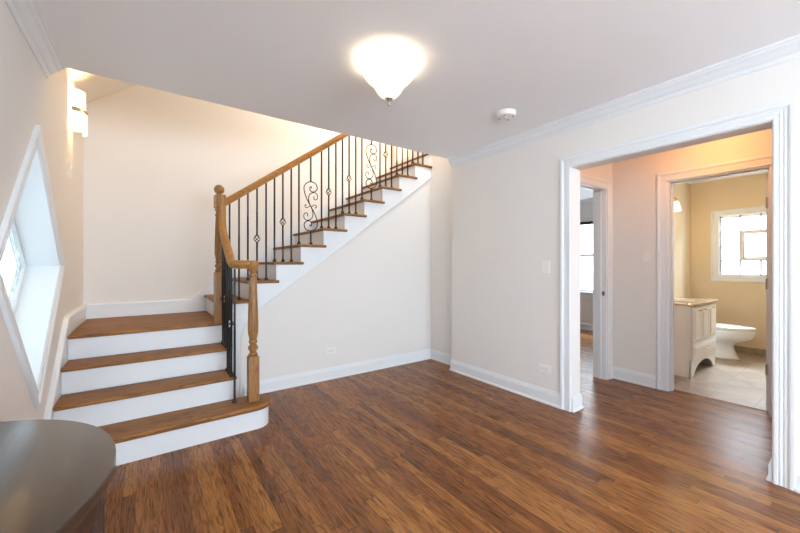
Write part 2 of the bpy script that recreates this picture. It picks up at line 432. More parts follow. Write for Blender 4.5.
struct('wall_bath_back', wallbox('X', XB, XB + 0.10, 0.15, YH2 - 0.06, -0.1, 2.62, [WT]), 'bath_paint')
struct('wall_bedroom_back', wallbox('X', XB, XB + 0.15, YH2 - 0.06, YB, -0.1, 2.62, [WB]), 'paint')
# ceilings
bm = nb(); box(bm, XL, XR, YF, YC, H, 2.69); struct('ceiling', bm, 'ceiling')
bm = nb(); box(bm, XR2, XH, YF, YH, H, 2.62); struct('ceiling_hall', bm, 'ceiling')
bm = nb(); box(bm, XH2, XB, 0.42, YH, H, 2.62); struct('ceiling_bath', bm, 'ceiling')
bm = nb(); box(bm, XS + 0.12, XB, YH2, YB, H, 2.62); struct('ceiling_bedroom', bm, 'ceiling')
# stairwell upper shell: wall above the ceiling edge and the sloping roof ceiling
struct('wall_upper', wallbox('Y', YC - 0.12, YC - 0.002, XL - 0.2, XS + 0.12, 2.69, 5.6, [(1.85, 2.85, 3.05, 4.25)]), 'paint')  # opening added to let the unseen upper fill into the stairwell
bm = nb(); prism(bm, [(XL - 0.2, YC - 0.12, 2.73 - 0.2 * 0.77), (XS + 0.2, YC - 0.12, 2.73 + 3.696 * 0.77), (XS + 0.2, YC - 0.12, 2.85 + 3.696 * 0.77), (XL - 0.2, YC - 0.12, 2.85 - 0.2 * 0.77)], (0, YB + 0.1 - YC + 0.12, 0))
struct('ceiling_stair_slope', bm, 'paint')
# upper hall box out of view behind the stair-head opening, with an added warm fill
bm = nb(); box(bm, XS + 0.12, 4.4, YC - 0.3, YB + 0.1, 2.62, 2.70); struct('floor_upper', bm, 'floor')
bm = nb(); box(bm, XS + 0.12, 4.4, YC - 0.3, YB + 0.1, 4.6, 4.7); struct('ceiling_upper', bm, 'ceiling')
bm = nb(); box(bm, 4.4, 4.5, YC - 0.3, YB + 0.1, 2.62, 4.7); box(bm, XS + 0.12, 4.4, YC - 0.4, YC - 0.3, 2.62, 4.7); struct('wall_upper_hall', bm, 'paint')
# wall under the stairs
SL = RISE / 0.2456
def str_z(x): return 0.795 + SL * (x - 0.838)
bm = nb(); prism(bm, [(0.66, YU + 0.004, 0), (XS, YU + 0.004, 0), (XS, YU + 0.004, str_z(XS) + 0.1), (0.66, YU + 0.004, str_z(0.66) + 0.1)], (0, 0.09, 0))
struct('wall_under_stairs', bm, 'paint')

# ------------------------------------------------------------------ trim
BASE = [(0, 0), (0.022, 0), (0.022, 0.012), (0.016, 0.02), (0.014, 0.022), (0.014, 0.092), (0.011, 0.098), (0.011, 0.106), (0.007, 0.112), (0.005, 0.125), (0, 0.125)]
CROWN = [(0, 0), (0.078, 0), (0.078, -0.012), (0.068, -0.016), (0.064, -0.026), (0.048, -0.036), (0.028, -0.058), (0.014, -0.068), (0.012, -0.078), (0.008, -0.084), (0.006, -0.092), (0, -0.092)]
CAS = [(0.004, 0), (0.004, 0.012), (0.010, 0.017), (0.022, 0.017), (0.026, 0.012), (0.034, 0.016), (0.044, 0.012), (0.052, 0.016), (0.060, 0.013), (0.066, 0.021), (0.074, 0.025), (0.088, 0.025), (0.092, 0.020), (0.092, 0)]
CAS = [(a, b * 0.75) for a, b in CAS]
Z = (0, 0, 1)
def trim(name, path, prof, n, closed=False, m='white'):
    return struct(name, msweep(nb(), path, prof, n, closed), m)
trim('baseboard_right', [(XR, 1.629, 0), (XR, YC, 0), (XS, YC, 0), (XS, YU, 0), (0.715, YU, 0)], BASE, Z)
trim('baseboard_right', [(XR, YF, 0), (XR, 0.291, 0)], BASE, Z)
trim('baseboard_reveal', [(XR2, YH, 0), (XR2, 1.537, 0), (XR, 1.537, 0)], BASE, Z)
trim('baseboard_reveal', [(XR, 0.383, 0), (XR2, 0.383, 0), (XR2, YF, 0)], BASE, Z)
trim('baseboard_hall', [(XH, 1.337, 0), (XH, YH, 0), (4.05, YH, 0)], BASE, Z)
trim('baseboard_hall', [(XH, YF, 0), (XH, 0.453, 0)], BASE, Z)
trim('baseboard_left', [(XL, 2.70, 0), (XL, YF, 0), (XR, YF, 0)], BASE, Z)
trim('baseboard_bedroom', [(XB, YH2, 0), (XB, YB, 0), (XS + 0.12, YB, 0)], BASE, Z)
trim('baseboard_bath', [(XB, 0.42, 0.004), (XB, YH, 0.004)], [(0, 0), (0.010, 0), (0.010, 0.085), (0.006, 0.09), (0, 0.09)], Z, m='tile')
trim('trim_1', [(XR, YF, H), (XR, YC, H)], CROWN, Z)
trim('trim_2', [(XL, YC, H), (XL, YF, H)], CROWN, Z)
trim('trim_3', [(XB, YH2, H), (XB, YB, H), (XS + 0.12, YB, H)], CROWN, Z)
trim('trim_4', [(XR, 1.537, 0), (XR, 1.537, 2.035), (XR, 0.383, 2.035), (XR, 0.383, 0)], CAS, (-1, 0, 0))
# door casings and jamb linings
def jamb(name, axis, c0, c1, u0, u1, zt, t=0.016):
    bm = nb()
    def bx(a, b, z0, z1, p0=c0, p1=c1):
        if axis == 'X': box(bm, p0, p1, a, b, z0, z1)
        else: box(bm, a, b, p0, p1, z0, z1)
    bx(u0, u0 + t, 0, zt); bx(u1 - t, u1, 0, zt); bx(u0, u1, zt - t, zt)
    mid = c0 + (c1 - c0) * 0.62    # door stops
    bx(u0 + t, u0 + t + 0.011, 0, zt - t, mid - 0.035, mid); bx(u1 - t - 0.011, u1 - t, 0, zt - t, mid - 0.035, mid); bx(u0 + t, u1 - t, zt - t - 0.011, zt - t, mid - 0.035, mid)
    return struct(name, bm, 'white', bev=0.0015)
trim('trim_5', [(BD[0] + 0.016, YH, 0), (BD[0] + 0.016, YH, 2.02), (BD[1] - 0.006, YH, 2.02), (BD[1] - 0.006, YH, 0)], CAS, (0, -1, 0))
j1 = jamb('trim_6', 'Y', YH, YH2, BD[0], BD[1], 2.035)
trim('trim_7', [(XH, TD[1] - 0.006, 0), (XH, TD[1] - 0.006, 2.025), (XH, TD[0] + 0.006, 2.025), (XH, TD[0] + 0.006, 0)], CAS, (-1, 0, 0))
j2 = jamb('trim_8', 'X', XH, XH2, TD[0], TD[1], 2.035)
# strike plate on the bedroom door jamb
bm = nb(); box(bm, BD[1] - 0.019, BD[1] - 0.0155, YH + 0.012, YH + 0.042, 0.89, 0.945)
link('strike_plate', bm, 'nickel', j1, bev=0.0008)
bm = nb(); box(bm, BD[1] - 0.0195, BD[1] - 0.0185, YH + 0.018, YH + 0.034, 0.902, 0.932)
link('strike_plate_hole', bm, 'slot', j1)
# bath door, folded open into the bathroom; hinges on its edge
d = bpy.data.objects.new('door_1', None); COL.objects.link(d); d['kind'] = 'structure'; d.location = (XH2 + 0.01, 0.575, 0)
bm = nb(); box(bm, 0, 0.66, -0.012, 0.023, 0.012, 2.0)
link('door_slab', bm, 'white', d, bev=0.002)
bm = nb()
for z0, z1 in ((0.22, 0.85), (1.02, 1.85)):
    for x0, x1 in ((0.11, 0.29), (0.37, 0.55)):
        box(bm, x0, x1, 0.0225, 0.027, z0, z1)
link('door_panel', bm, 'white', d, bev=0.003)
for z in (1.70, 1.02, 0.30):
    bm = nb(); box(bm, -0.004, -0.001, -0.008, 0.018, z, z + 0.09); lathe(bm, [(0.006, z), (0.006, z + 0.09)], (-0.006, 0.022, 0), 10)
    link('door_hinge', bm, 'nickel', d)
bm = nb(); lathe(bm, [(0.0, 0), (0.026, 0), (0.026, 0.006), (0.012, 0.012), (0.012, 0.03), (0.026, 0.04), (0.028, 0.05), (0.018, 0.062), (0, 0.064)], (0.60, 0.023, 0.92), 16, 'Y')
link('door_knob', bm, 'nickel', d, smooth=True)

# diamond window (window_1)
cy, cz, hy, hz = DC
def dia(x, sy, sz): return [(x, cy, cz + sz), (x, cy + sy, cz), (x, cy, cz - sz), (x, cy - sy, cz)]
w1 = bpy.data.objects.new('window_1', None); COL.objects.link(w1); w1['kind'] = 'structure'; w1.location = (0, 0, 0)
link('window_casing', msweep(nb(), dia(XL, hy, hz), [(a * 0.72 - 0.002, b) for a, b in CAS], (1, 0, 0), True), 'white', w1)
link('window_reveal', msweep(nb(), dia(XL - 0.198, hy, hz), [(0, 0), (0, 0.203), (-0.010, 0.203), (-0.010, 0)], (1, 0, 0), True), 'white', w1)
link('window_frame', msweep(nb(), dia(XL - 0.185, hy - 0.006, hz - 0.006), [(0, 0), (0, 0.035), (-0.030, 0.035), (-0.036, 0.02), (-0.036, 0)], (1, 0, 0), True), 'white', w1)
pane = prism(nb(), dia(XL - 0.172, hy - 0.04, hz - 0.045), (0.006, 0, 0)); link('window_pane', pane, 'leafpane', w1)
bm = nb()
for s in (0.80,):
    pts = dia(XL - 0.164, (hy - 0.04) * s, (hz - 0.045) * s)
    for i in range(4): tube(bm, [pts[i], pts[(i + 1) % 4]], 0.0035, 6)
link('window_leading', bm, 'plastic', w1)

# bedroom window (window_2), double hung
w2 = bpy.data.objects.new('window_2', None); COL.objects.link(w2); w2['kind'] = 'structure'
y0, y1, z0, z1 = WB
link('window_casing', msweep(nb(), [(XB, y1, z0), (XB, y1, z1), (XB, y0, z1), (XB, y0, z0)], CAS, (-1, 0, 0)), 'white', w2)
link('window_sill', box(box(nb(), XB - 0.05, XB + 0.05, y0 - 0.12, y1 + 0.12, z0 - 0.025, z0), XB - 0.016, XB, y0 - 0.09, y1 + 0.09, z0 - 0.10, z0 - 0.025), 'white', w2, bev=0.003)
def sash(x, za, zb):
    bm = nb(); w = 0.04
    box(bm, x, x + 0.035, y0, y0 + w, za, zb); box(bm, x, x + 0.035, y1 - w, y1, za, zb); box(bm, x, x + 0.035, y0 + w, y1 - w, za, za + w); box(bm, x, x + 0.035, y0 + w, y1 - w, zb - w, zb)
    s = link('window_sash', bm, 'white', w2, bev=0.002)
    link('window_pane', B(x + 0.014, x + 0.019, y0 + w, y1 - w, za + w, zb - w), 'pane', s)
sash(XB + 0.035, z0, 1.42); sash(XB + 0.075, 1.385, z1)
link('window_shade', lathe(nb(), [(0.028, y0 + 0.02), (0.028, y1 - 0.02)], (XB + 0.02, 0, z1 - 0.03), 14, 'Y'), 'tabledark', w2, auto=40)

# bath window (window_3): glass block with a small vent
w3 = bpy.data.objects.new('window_3', None); COL.objects.link(w3); w3['kind'] = 'structure'
y0, y1, z0, z1 = WT
link('window_casing', msweep(nb(), [(XB, y1, z1), (XB, y0, z1), (XB, y0, z0), (XB, y1, z0)], CAS, (-1, 0, 0), True), 'white', w3)
c = 0.205; bm = nb()
for i in range(4):
    for j in range(4):
        if 1 <= i <= 2 and 1 <= j <= 2: continue
        ya = y1 - 0.006 - (i + 1) * c + 0.006; za = z0 + 0.006 + j * c + 0.006
        box(bm, XB + 0.03, XB + 0.10, ya, ya + c - 0.012, za, za + c - 0.012)
link('window_glass_block', bm, 'blockpane', w3, bev=0.006)
bm = nb()
for i in range(5):
    y = y1 - 0.006 - i * c
    if i == 2: box(bm, XB + 0.026, XB + 0.102, y - 0.006, y + 0.006, z0, z0 + c); box(bm, XB + 0.026, XB + 0.102, y - 0.006, y + 0.006, z0 + 3 * c, z1)
    else: box(bm, XB + 0.026, XB + 0.102, y - 0.006, y + 0.006, z0, z1)
for j in range(5):
    z = z0 + 0.006 + j * c
    if j == 2: box(bm, XB + 0.026, XB + 0.102, y0, y0 + c, z - 0.006, z + 0.006); box(bm, XB + 0.026, XB + 0.102, y1 - c, y1, z - 0.006, z + 0.006)
    else: box(bm, XB + 0.026, XB + 0.102, y0, y1, z - 0.006, z + 0.006)
link('window_mortar', bm, 'grout', w3)
ya, yb, za, zb = y1 - 0.006 - 3 * c, y1 - 0.006 - c, z0 + 0.006 + c, z0 + 0.006 + 3 * c
bm = nb(); w = 0.028
for (a, b2, e, f) in ((ya, ya + w, za, zb), (yb - w, yb, za, zb), (ya + w, yb - w, za, za + w), (ya + w, yb - w, zb - w, zb)): box(bm, XB + 0.015, XB + 0.07, a, b2, e, f)
vf = link('window_vent_frame', bm, 'plastic', w3, bev=0.002)
bm = nb(); w = 0.016
for (a, b2, e, f) in ((ya + 0.028, ya + 0.028 + w, za + 0.028, zb - 0.028), (yb - 0.028 - w, yb - 0.028, za + 0.028, zb - 0.028), (ya + 0.03, yb - 0.03, za + 0.028, za + 0.044), (ya + 0.03, yb - 0.03, zb - 0.044, zb - 0.028)): box(bm, XB + 0.03, XB + 0.055, a, b2, e, f)
link('window_vent_sash', bm, 'nickel', vf)
link('window_pane', B(XB + 0.04, XB + 0.044, ya + 0.03, yb - 0.03, za + 0.03, zb - 0.03), 'pane', vf)
# left window added out of view behind the camera for the side fill (added_window_5)
w5 = bpy.data.objects.new('added_window_5', None); COL.objects.link(w5); w5['kind'] = 'structure'
a0, a1, b0, b1 = LW
link('window_casing', msweep(nb(), [(XL, a0, b1), (XL, a1, b1), (XL, a1, b0), (XL, a0, b0)], CAS, (1, 0, 0), True), 'white', w5)
bm = nb()
for a in (a0, (a0 + a1) / 2 - 0.025, a1 - 0.05): box(bm, XL - 0.14, XL - 0.09, a, a + 0.05, b0, b1)
for b in (b0, 1.40, b1 - 0.05): box(bm, XL - 0.14, XL - 0.09, a0, a1, b, b + 0.05)
link('window_frame', bm, 'white', w5)
link('window_pane', B(XL - 0.12, XL - 0.115, a0, a1, b0, b1), 'pane', w5)
# front window added out of view behind the camera for the front fill (added_window_4)
w4 = bpy.data.objects.new('added_window_4', None); COL.objects.link(w4); w4['kind'] = 'structure'
x0, x1, z0, z1 = FW; bm = nb()
link('window_casing', msweep(nb(), [(x1, YF, z0), (x1, YF, z1), (x0, YF, z1), (x0, YF, z0)][::-1], [(-a, b) for a, b in CAS], (0, 1, 0), True), 'white', w4)
for a in (x0, (x0 + x1) / 2 - 0.03, x1 - 0.06): box(bm, a, a + 0.06, YF - 0.10, YF - 0.05, z0, z1)
for a in (z0, 1.42, z1 - 0.05): box(bm, x0, x1, YF - 0.10, YF - 0.05, a, a + 0.05)
link('window_frame', bm, 'white', w4)
link('window_pane', B(x0, x1, YF - 0.08, YF - 0.075, z0, z1), 'pane', w4)

# ------------------------------------------------------------------ staircase
stair = thing('staircase', 'L-shaped oak-tread staircase with white risers, landing and bullnose first step', 'staircase', (0, 0, 0))
T = 0.027
Y1N, RUN1, RUN2 = 2.715, 0.237, 0.2456
XN5 = 0.490
XSK = XL + 0.024
def ny(k): return Y1N + (k - 1) * RUN1
def nx(k): return XN5 + (k - 5) * RUN2
SX = 0.530          # open side plane of the first flight
def rounded_tread(pts, z, name, m):
    bm = nb(); prism(bm, [(x, y, z - T) for x, y in pts], (0, 0, T))
    return link(name, bm, m, stair, bev=0.009)
# first step with the round end
cxb, cyb, rb = 0.650, 2.855, 0.140
pts = [(XSK, ny(1)), (cxb, ny(1))] + [(cxb + rb * math.sin(a), cyb - rb * math.cos(a)) for a in [PI * i / 16 for i in range(1, 17)]] + [(SX, cyb + rb), (XSK, cyb + rb)]
rounded_tread(pts, RISE, 'tread', 'tread')
rr = 0.113
arc = [(cxb + rr * math.sin(a), cyb - rr * math.cos(a)) for a in [PI * i / 16 for i in range(0, 17)]]
bm = nb(); prism(bm, [(x, y, 0) for x, y in [(XSK, ny(1) + 0.027)] + arc + [(XSK, cyb + rr)]], (0, 0, RISE - T - 0.012)); link('riser', bm, 'white', stair, auto=40)
arc2 = [(cxb + (rr + 0.012) * math.sin(a), cyb - (rr + 0.012) * math.cos(a)) for a in [PI * i / 16 for i in range(0, 17)]]
bm = nb(); prism(bm, [(x, y, RISE - T - 0.012) for x, y in [(XSK, ny(1) + 0.015)] + arc2 + [(XSK, cyb + rr + 0.012)]], (0, 0, 0.012)); link('cove_molding', bm, 'tread', stair, auto=40)
def cove(x0, x1, y0, y1, z, m): link('cove_molding', B(x0, x1, y0, y1, z - T - 0.012, z - T), m, stair, bev=0.004)
for k in (2, 3):
    y = ny(k); z = k * RISE
    rounded_tread([(XSK, y), (SX + 0.028, y), (SX + 0.028, ny(k + 1) + 0.026), (XSK, ny(k + 1) + 0.026)], z, 'tread', 'tread')
    link('riser', B(XSK, SX - 0.012, y + 0.027, y + 0.045, z - RISE, z - T), 'white', stair)
# landing
y = ny(4); z = 4 * RISE
rounded_tread([(XSK, y), (SX + 0.028, y), (SX + 0.028, YU), (nx(5) + 0.026, YU), (nx(5) + 0.026, YB - 0.016), (XSK, YB - 0.016)], z, 'landing', 'tread')
link('riser', B(XSK, SX - 0.012, y + 0.027, y + 0.045, z - RISE, z - T), 'white', stair)
# side board of the first flight, facing the room
pts = [(SX - 0.012, ny(1) + 0.20, 0), (SX - 0.012, ny(2) + 0.027, 0.14)]
pts = [(ny(2) + 0.027, 0), (ny(2) + 0.027, 2 * RISE - T), (ny(3) + 0.027, 2 * RISE - T), (ny(3) + 0.027, 3 * RISE - T), (ny(4) + 0.027, 3 * RISE - T), (ny(4) + 0.027, 4 * RISE - T), (YU + 0.01, 4 * RISE - T), (YU + 0.01, 0)]
bm = nb(); prism(bm, [(SX - 0.012, a, b) for a, b in pts], (0.012, 0, 0)); link('side_stringer', bm, 'white', stair)
# second flight
YR = 3.450; YBK = YB - 0.018
NT2 = 15
for k in range(5, NT2):
    x = nx(k); z = k * RISE; xe = min(x + 0.298, XS - 0.002); xi = min(nx(k + 1) + 0.026, XS - 0.002)
    rounded_tread([(x, YR), (xe, YR), (xe, YU + 0.0), (xi, YU + 0.0), (xi, YBK), (x, YBK)], z, 'tread', 'treadY')
    link('riser', B(x + 0.026, x + 0.044, YU, YBK, z - RISE, z - T), 'white', stair)
k = NT2; link('riser', B(nx(k) + 0.018, XS - 0.002, YU, YBK, k * RISE - RISE, k * RISE - T), 'white', stair)
# nosing of the upper floor at the stair head
rounded_tread([(nx(15), YR), (XS - 0.002, YR), (XS - 0.002, YBK), (nx(15), YBK)], 15 * RISE, 'upper_nosing', 'treadY')
# open stringer along the second flight, with the curved foot down to the floor
top = []
for k in range(5, NT2):
    top += [(nx(k) + 0.026, (k - 1) * RISE - T), (nx(k) + 0.026, k * RISE - T)]
top += [(nx(NT2) + 0.02, (NT2 - 1) * RISE - T), (nx(NT2) + 0.02, NT2 * RISE - T), (XS - 0.002, NT2 * RISE - T)]
low = [(XS - 0.002, str_z(XS)), (0.838, str_z(0.838)), (0.775, 0.742), (0.728, 0.680), (0.700, 0.610), (0.688, 0.54), (0.684, 0.46), (0.684, 0), (nx(5) + 0.045, 0)]
top[0] = (nx(5) + 0.045, 0.5); top[1] = (nx(5) + 0.045, 5 * RISE - T)
bm = nb(); prism(bm, [(x, YU - 0.010, z) for x, z in top[1:] + low], (0, 0.018, 0))
link('outer_stringer', bm, 'white', stair)
# thin white bead along the lower edge of the stringer
bead = [(x, YU - 0.010, z) for x, z in low[:-1]]
link('stringer_bead', tube(nb(), bead, 0.005, 6), 'white', stair)
# wall skirt boards: left wall then back wall
def nosez1(y): return RISE + (y - Y1N) * RISE / RUN1
def nosez2(x): return 5 * RISE + (x - XN5) * SL
ZL = 4 * RISE + 0.12
pts = [(2.62, 0), (2.62, 0.12), (2.70, 0.165), (3.40, nosez1(3.40) + 0.075), (3.47, nosez1(3.44) + 0.10), (3.53, ZL), (YB, ZL), (YB, 0)]
bm = nb(); prism(bm, [(XL, a, b) for a, b in pts], (0.022, 0, 0)); link('skirt_board', bm, 'white', stair)
capp = [(XL, a, b) for a, b in pts[1:-1]]
bm = msweep(nb(), capp, [(-0.004, 0), (-0.004, 0.030), (0.010, 0.028), (0.016, 0.018), (0.018, 0)], (1, 0, 0)); link('skirt_cap', bm, 'white', stair)
XE = XS - 0.004
pts = [(XL + 0.022, 0.4), (XL + 0.022, ZL), (0.34, ZL), (0.37, ZL + 0.006), (0.60, nosez2(0.60) + 0.062), (XE, nosez2(XE) + 0.10), (XE, nosez2(XE) - 0.5), (0.4, 0.4)]
bm = nb(); prism(bm, [(a, YB, b) for a, b in pts], (0, -0.018, 0)); link('skirt_board', bm, 'white', stair)
capp = [(a, YB, b) for a, b in pts[1:6]]
bm = msweep(nb(), capp, [(-0.004, 0), (-0.004, 0.025), (0.010, 0.024), (0.016, 0.015), (0.018, 0)], (0, -1, 0)); link('skirt_cap', bm, 'white', stair)

# ------------------------------------------------------------------ stair railing
rail = thing('stair_railing', 'oak handrail and turned newels with black twisted iron balusters along the stairs', 'railing', (0, 0, 0))
def sq(bm, cx, cy, hw, z0, z1, ch=0.006):
    """square newel block with chamfered ends"""
    ringz = [(hw - ch, z0), (hw, z0 + ch), (hw, z1 - ch), (hw - ch, z1)]
    rs = []
    for h, z in ringz: rs.append([bm.verts.new((cx + sx * h, cy + sy * h, z)) for sx, sy in ((-1, -1), (1, -1), (1, 1), (-1, 1))])
    for a, b in zip(rs, rs[1:]):
        for i in range(4): bm.faces.new((a[i], a[(i + 1) % 4], b[(i + 1) % 4], b[i]))
    bm.faces.new(rs[0]); bm.faces.new(rs[-1])
# lower newel
NX, NY = 0.651, 2.850
bm = nb(); sq(bm, NX, NY, 0.0375, RISE, 0.524)
lathe(bm, [(0.030, 0.522), (0.033, 0.53), (0.033, 0.542), (0.022, 0.552), (0.024, 0.562), (0.036, 0.580), (0.036, 0.596), (0.024, 0.612), (0.022, 0.618), (0.032, 0.628), (0.032, 0.638), (0.026, 0.650), (0.037, 0.70), (0.038, 0.76), (0.034, 0.90), (0.029, 1.04), (0.0265, 1.13), (0.026, 1.135), (0.031, 1.142), (0.031, 1.150), (0.024, 1.158), (0.024, 1.170), (0.030, 1.182), (0.034, 1.195), (0.034, 1.208)], (NX, NY, 0), 24)
nw = link('newel_post', bm, 'newel', rail, auto=35)
# upper newel
UX, UY, zt = 0.507, 3.470, 4 * RISE
bm = nb(); sq(bm, UX, UY, 0.039, 0.70, 1.160)
lathe(bm, [(0.030, 1.158), (0.034, 1.168), (0.034, 1.180), (0.024, 1.190), (0.030, 1.200), (0.036, 1.210), (0.036, 1.222), (0.026, 1.232), (0.024, 1.240), (0.032, 1.248), (0.032, 1.258), (0.027, 1.266), (0.037, 1.32), (0.037, 1.38), (0.031, 1.60), (0.029, 1.655), (0.034, 1.662), (0.034, 1.672), (0.025, 1.684), (0.030, 1.70), (0.036, 1.712), (0.036, 1.722), (0.030, 1.732)], (UX, UY, 0), 24)
sq(bm, UX, UY, 0.039, 1.73, 1.845)
nu = link('newel_post', bm, 'newel', rail, auto=35)
link('newel_ball', lathe(nb(), [(0.0, 1.84), (0.028, 1.842), (0.028, 1.848), (0.018, 1.853), (0.024, 1.857)] + [(0.043 * math.cos(a), 1.893 + 0.043 * math.sin(a)) for a in [R(-56 + 146 * i / 14) for i in range(14)]] + [(0.0, 1.936)], (UX, UY, 0), 24), 'newel', nu, smooth=True)
# handrail profile: s sideways, u up
HP = [(-0.020, -0.030), (0.020, -0.030), (0.022, -0.014), (0.030, -0.006), (0.031, 0.008), (0.026, 0.020), (0.014, 0.029), (0, 0.031), (-0.014, 0.029), (-0.026, 0.020), (-0.031, 0.008), (-0.030, -0.006), (-0.022, -0.014)]
YRL = 3.520
zr = lambda x: 1.795 + 0.729 * (x - 0.569)
pts = [(UX + 0.036, YRL - 0.045, zr(UX + 0.036)), (0.62, YRL - 0.02, zr(0.62)), (0.72, YRL, zr(0.72))]
pts = crspline(pts, 4) + [(x, YRL, zr(x)) for x in (0.9, 1.3, 1.8, 2.3, 2.985)]
link('handrail', fsweep(nb(), pts, HP, (0, -1, 0)), 'rail', rail, auto=50)
# lower rail: vertical gooseneck on the newel, slope, level easing and turn onto the lower newel
M['railY'] = wood('oak_lower_handrail', [(0.2, (0.33, 0.145, 0.036)), (0.8, (0.47, 0.23, 0.062))], 1, rough=0.3, grain=0.35, gscale=1.2)
GX = 0.520
ctrl = [(GX, 3.402, 1.835), (GX, 3.402, 1.70), (GX, 3.400, 1.60), (GX, 3.375, 1.535), (GX, 3.31, 1.478), (GX, 3.20, 1.398), (GX, 3.10, 1.325), (GX, 3.05, 1.290), (GX + 0.002, 3.00, 1.250), (GX + 0.010, 2.955, 1.234), (GX + 0.030, 2.905, 1.229), (GX + 0.058, 2.870, 1.228), (GX + 0.095, 2.853, 1.228), (NX + 0.02, 2.850, 1.228)]
link('handrail', fsweep(nb(), crspline(ctrl, 5), HP, (-1, 0, 0)), 'railY', rail, auto=50)
link('newel_cap', lathe(nb(), [(0.0, 1.200), (0.034, 1.200), (0.038, 1.208), (0.041, 1.216), (0.042, 1.232), (0.040, 1.246), (0.032, 1.255), (0.016, 1.259), (0, 1.2595)], (NX, NY, 0), 24), 'railY', nw, smooth=True)

# balusters
HB = 0.0066
def twist_bar(bm, x, y, z0, z1, tz0, tz1, turns):
    """square iron bar with a twisted stretch between tz0 and tz1"""
    zs = [(z0, 0.0), (tz0, 0.0)]
    n = max(6, int(turns * 8))
    if tz1 > tz0:
        for i in range(1, n + 1): zs.append((tz0 + (tz1 - tz0) * i / n, turns * 2 * PI * i / n))
    zs.append((z1, turns * 2 * PI if tz1 > tz0 else 0.0))
    rs = []
    for z, a in zs: rs.append([bm.verts.new((x + HB * 1.414 * math.cos(a + PI / 4 + q * PI / 2), y + HB * 1.414 * math.sin(a + PI / 4 + q * PI / 2), z)) for q in range(4)])
    for a, b in zip(rs, rs[1:]):
        for i in range(4): bm.faces.new((a[i], a[(i + 1) % 4], b[(i + 1) % 4], b[i]))
    bm.faces.new(rs[0]); bm.faces.new(rs[-1])
def shoe(x, y, z, parent):
    bm = nb(); rs = []
    for h, dz in ((0.0145, 0), (0.0145, 0.012), (0.0095, 0.026), (0.0080, 0.028)):
        rs.append([bm.verts.new((x + sx * h, y + sy * h, z + dz)) for sx, sy in ((-1, -1), (1, -1), (1, 1), (-1, 1))])
    for a, b in zip(rs, rs[1:]):
        for i in range(4): bm.faces.new((a[i], a[(i + 1) % 4], b[(i + 1) % 4], b[i]))
    bm.faces.new(rs[0]); bm.faces.new(rs[-1])
    link('baluster_shoe', bm, 'iron', parent)
def basket(x, y, z, parent, h=0.036, r=0.024):
    bm = nb()
    for q in range(4):
        pts = []
        for i in range(13):
            t = i / 12; rad = 0.004 + r * math.sin(PI * t) ** 0.8; a = q * PI / 2 + PI * 1.0 * t
            pts.append((x + rad * math.cos(a), y + rad * math.sin(a), z - h + 2 * h * t))
        tube(bm, pts, 0.0038, 6)
    for dz in (-h, h): lathe(bm, [(0, dz - 0.006), (0.010, dz - 0.005), (0.010, dz + 0.005), (0, dz + 0.006)], (x, y, z), 8)
    link('baluster_basket', bm, 'iron', parent, auto=40)
# scroll panel, in (s, z) units around its centre; s = sideways along the flight
BIG = [(0.10, 0.62), (-0.18, 0.70), (-0.30, 0.86), (-0.10, 1.02), (0.35, 1.06), (0.80, 0.98), (0.98, 0.78), (0.88, 0.56)]
def scroll(x, y, z, parent, W=0.073, Hh=0.256):
    bm = nb()
    P = lambda a, b: (x + a * W, y, z + b * Hh)
    # main S: inner curl, over the top, long diagonal, mirrored below
    half = [(0.02, 0.62), (0.22, 0.60), (0.34, 0.70), (0.16, 0.82), (-0.14, 0.78), (-0.24, 0.62)]
    curl = [(0.10, 0.68), (0.26, 0.72), (0.22, 0.83), (0.0, 0.84), (-0.18, 0.74), (-0.08, 0.60), (0.28, 0.57)]
    top_in = [(0.12, 0.74), (0.06, 0.80), (-0.10, 0.78), (-0.12, 0.68), (0.06, 0.61), (0.36, 0.60), (0.72, 0.64), (0.98, 0.76), (0.82, 0.92), (0.40, 0.995), (0.0, 1.0), (-0.45, 0.96), (-0.88, 0.84), (-1.0, 0.68), (-0.82, 0.46), (-0.50, 0.24), (0, 0)]
    full = top_in + [(-a, -b) for a, b in reversed(top_in[:-1])]
    tube(bm, crspline([P(a, b) for a, b in full], 4), 0.0052, 6)
    s2 = [(0.52, 0.42), (0.46, 0.34), (0.66, 0.28), (0.96, 0.33), (1.02, 0.46), (0.78, 0.56), (0.36, 0.57), (-0.10, 0.50), (-0.32, 0.36), (-0.26, 0.18), (0, 0)]
    f2 = s2 + [(-a, -b) for a, b in reversed(s2[:-1])]
    tube(bm, crspline([P(a, b) for a, b in f2], 4), 0.0046, 6)
    for sg in (1, -1):
        c1 = [(-0.42, 0.05), (-0.50, 0.02), (-0.62, 0.0), (-0.74, -0.03), (-0.86, 0.0), (-0.88, 0.06), (-0.70, 0.11), (-0.45, 0.09), (-0.15, 0.02)]
        c1 = [(-0.62, 0.02), (-0.72, 0.05), (-0.86, 0.02), (-0.80, -0.05), (-0.52, -0.07), (-0.2, 0.0), (0.0, 0.04)]
        tube(bm, crspline([P(sg * a, sg * b) for a, b in c1], 4), 0.0042, 6)
    link('baluster_scroll', bm, 'iron', parent, auto=40)
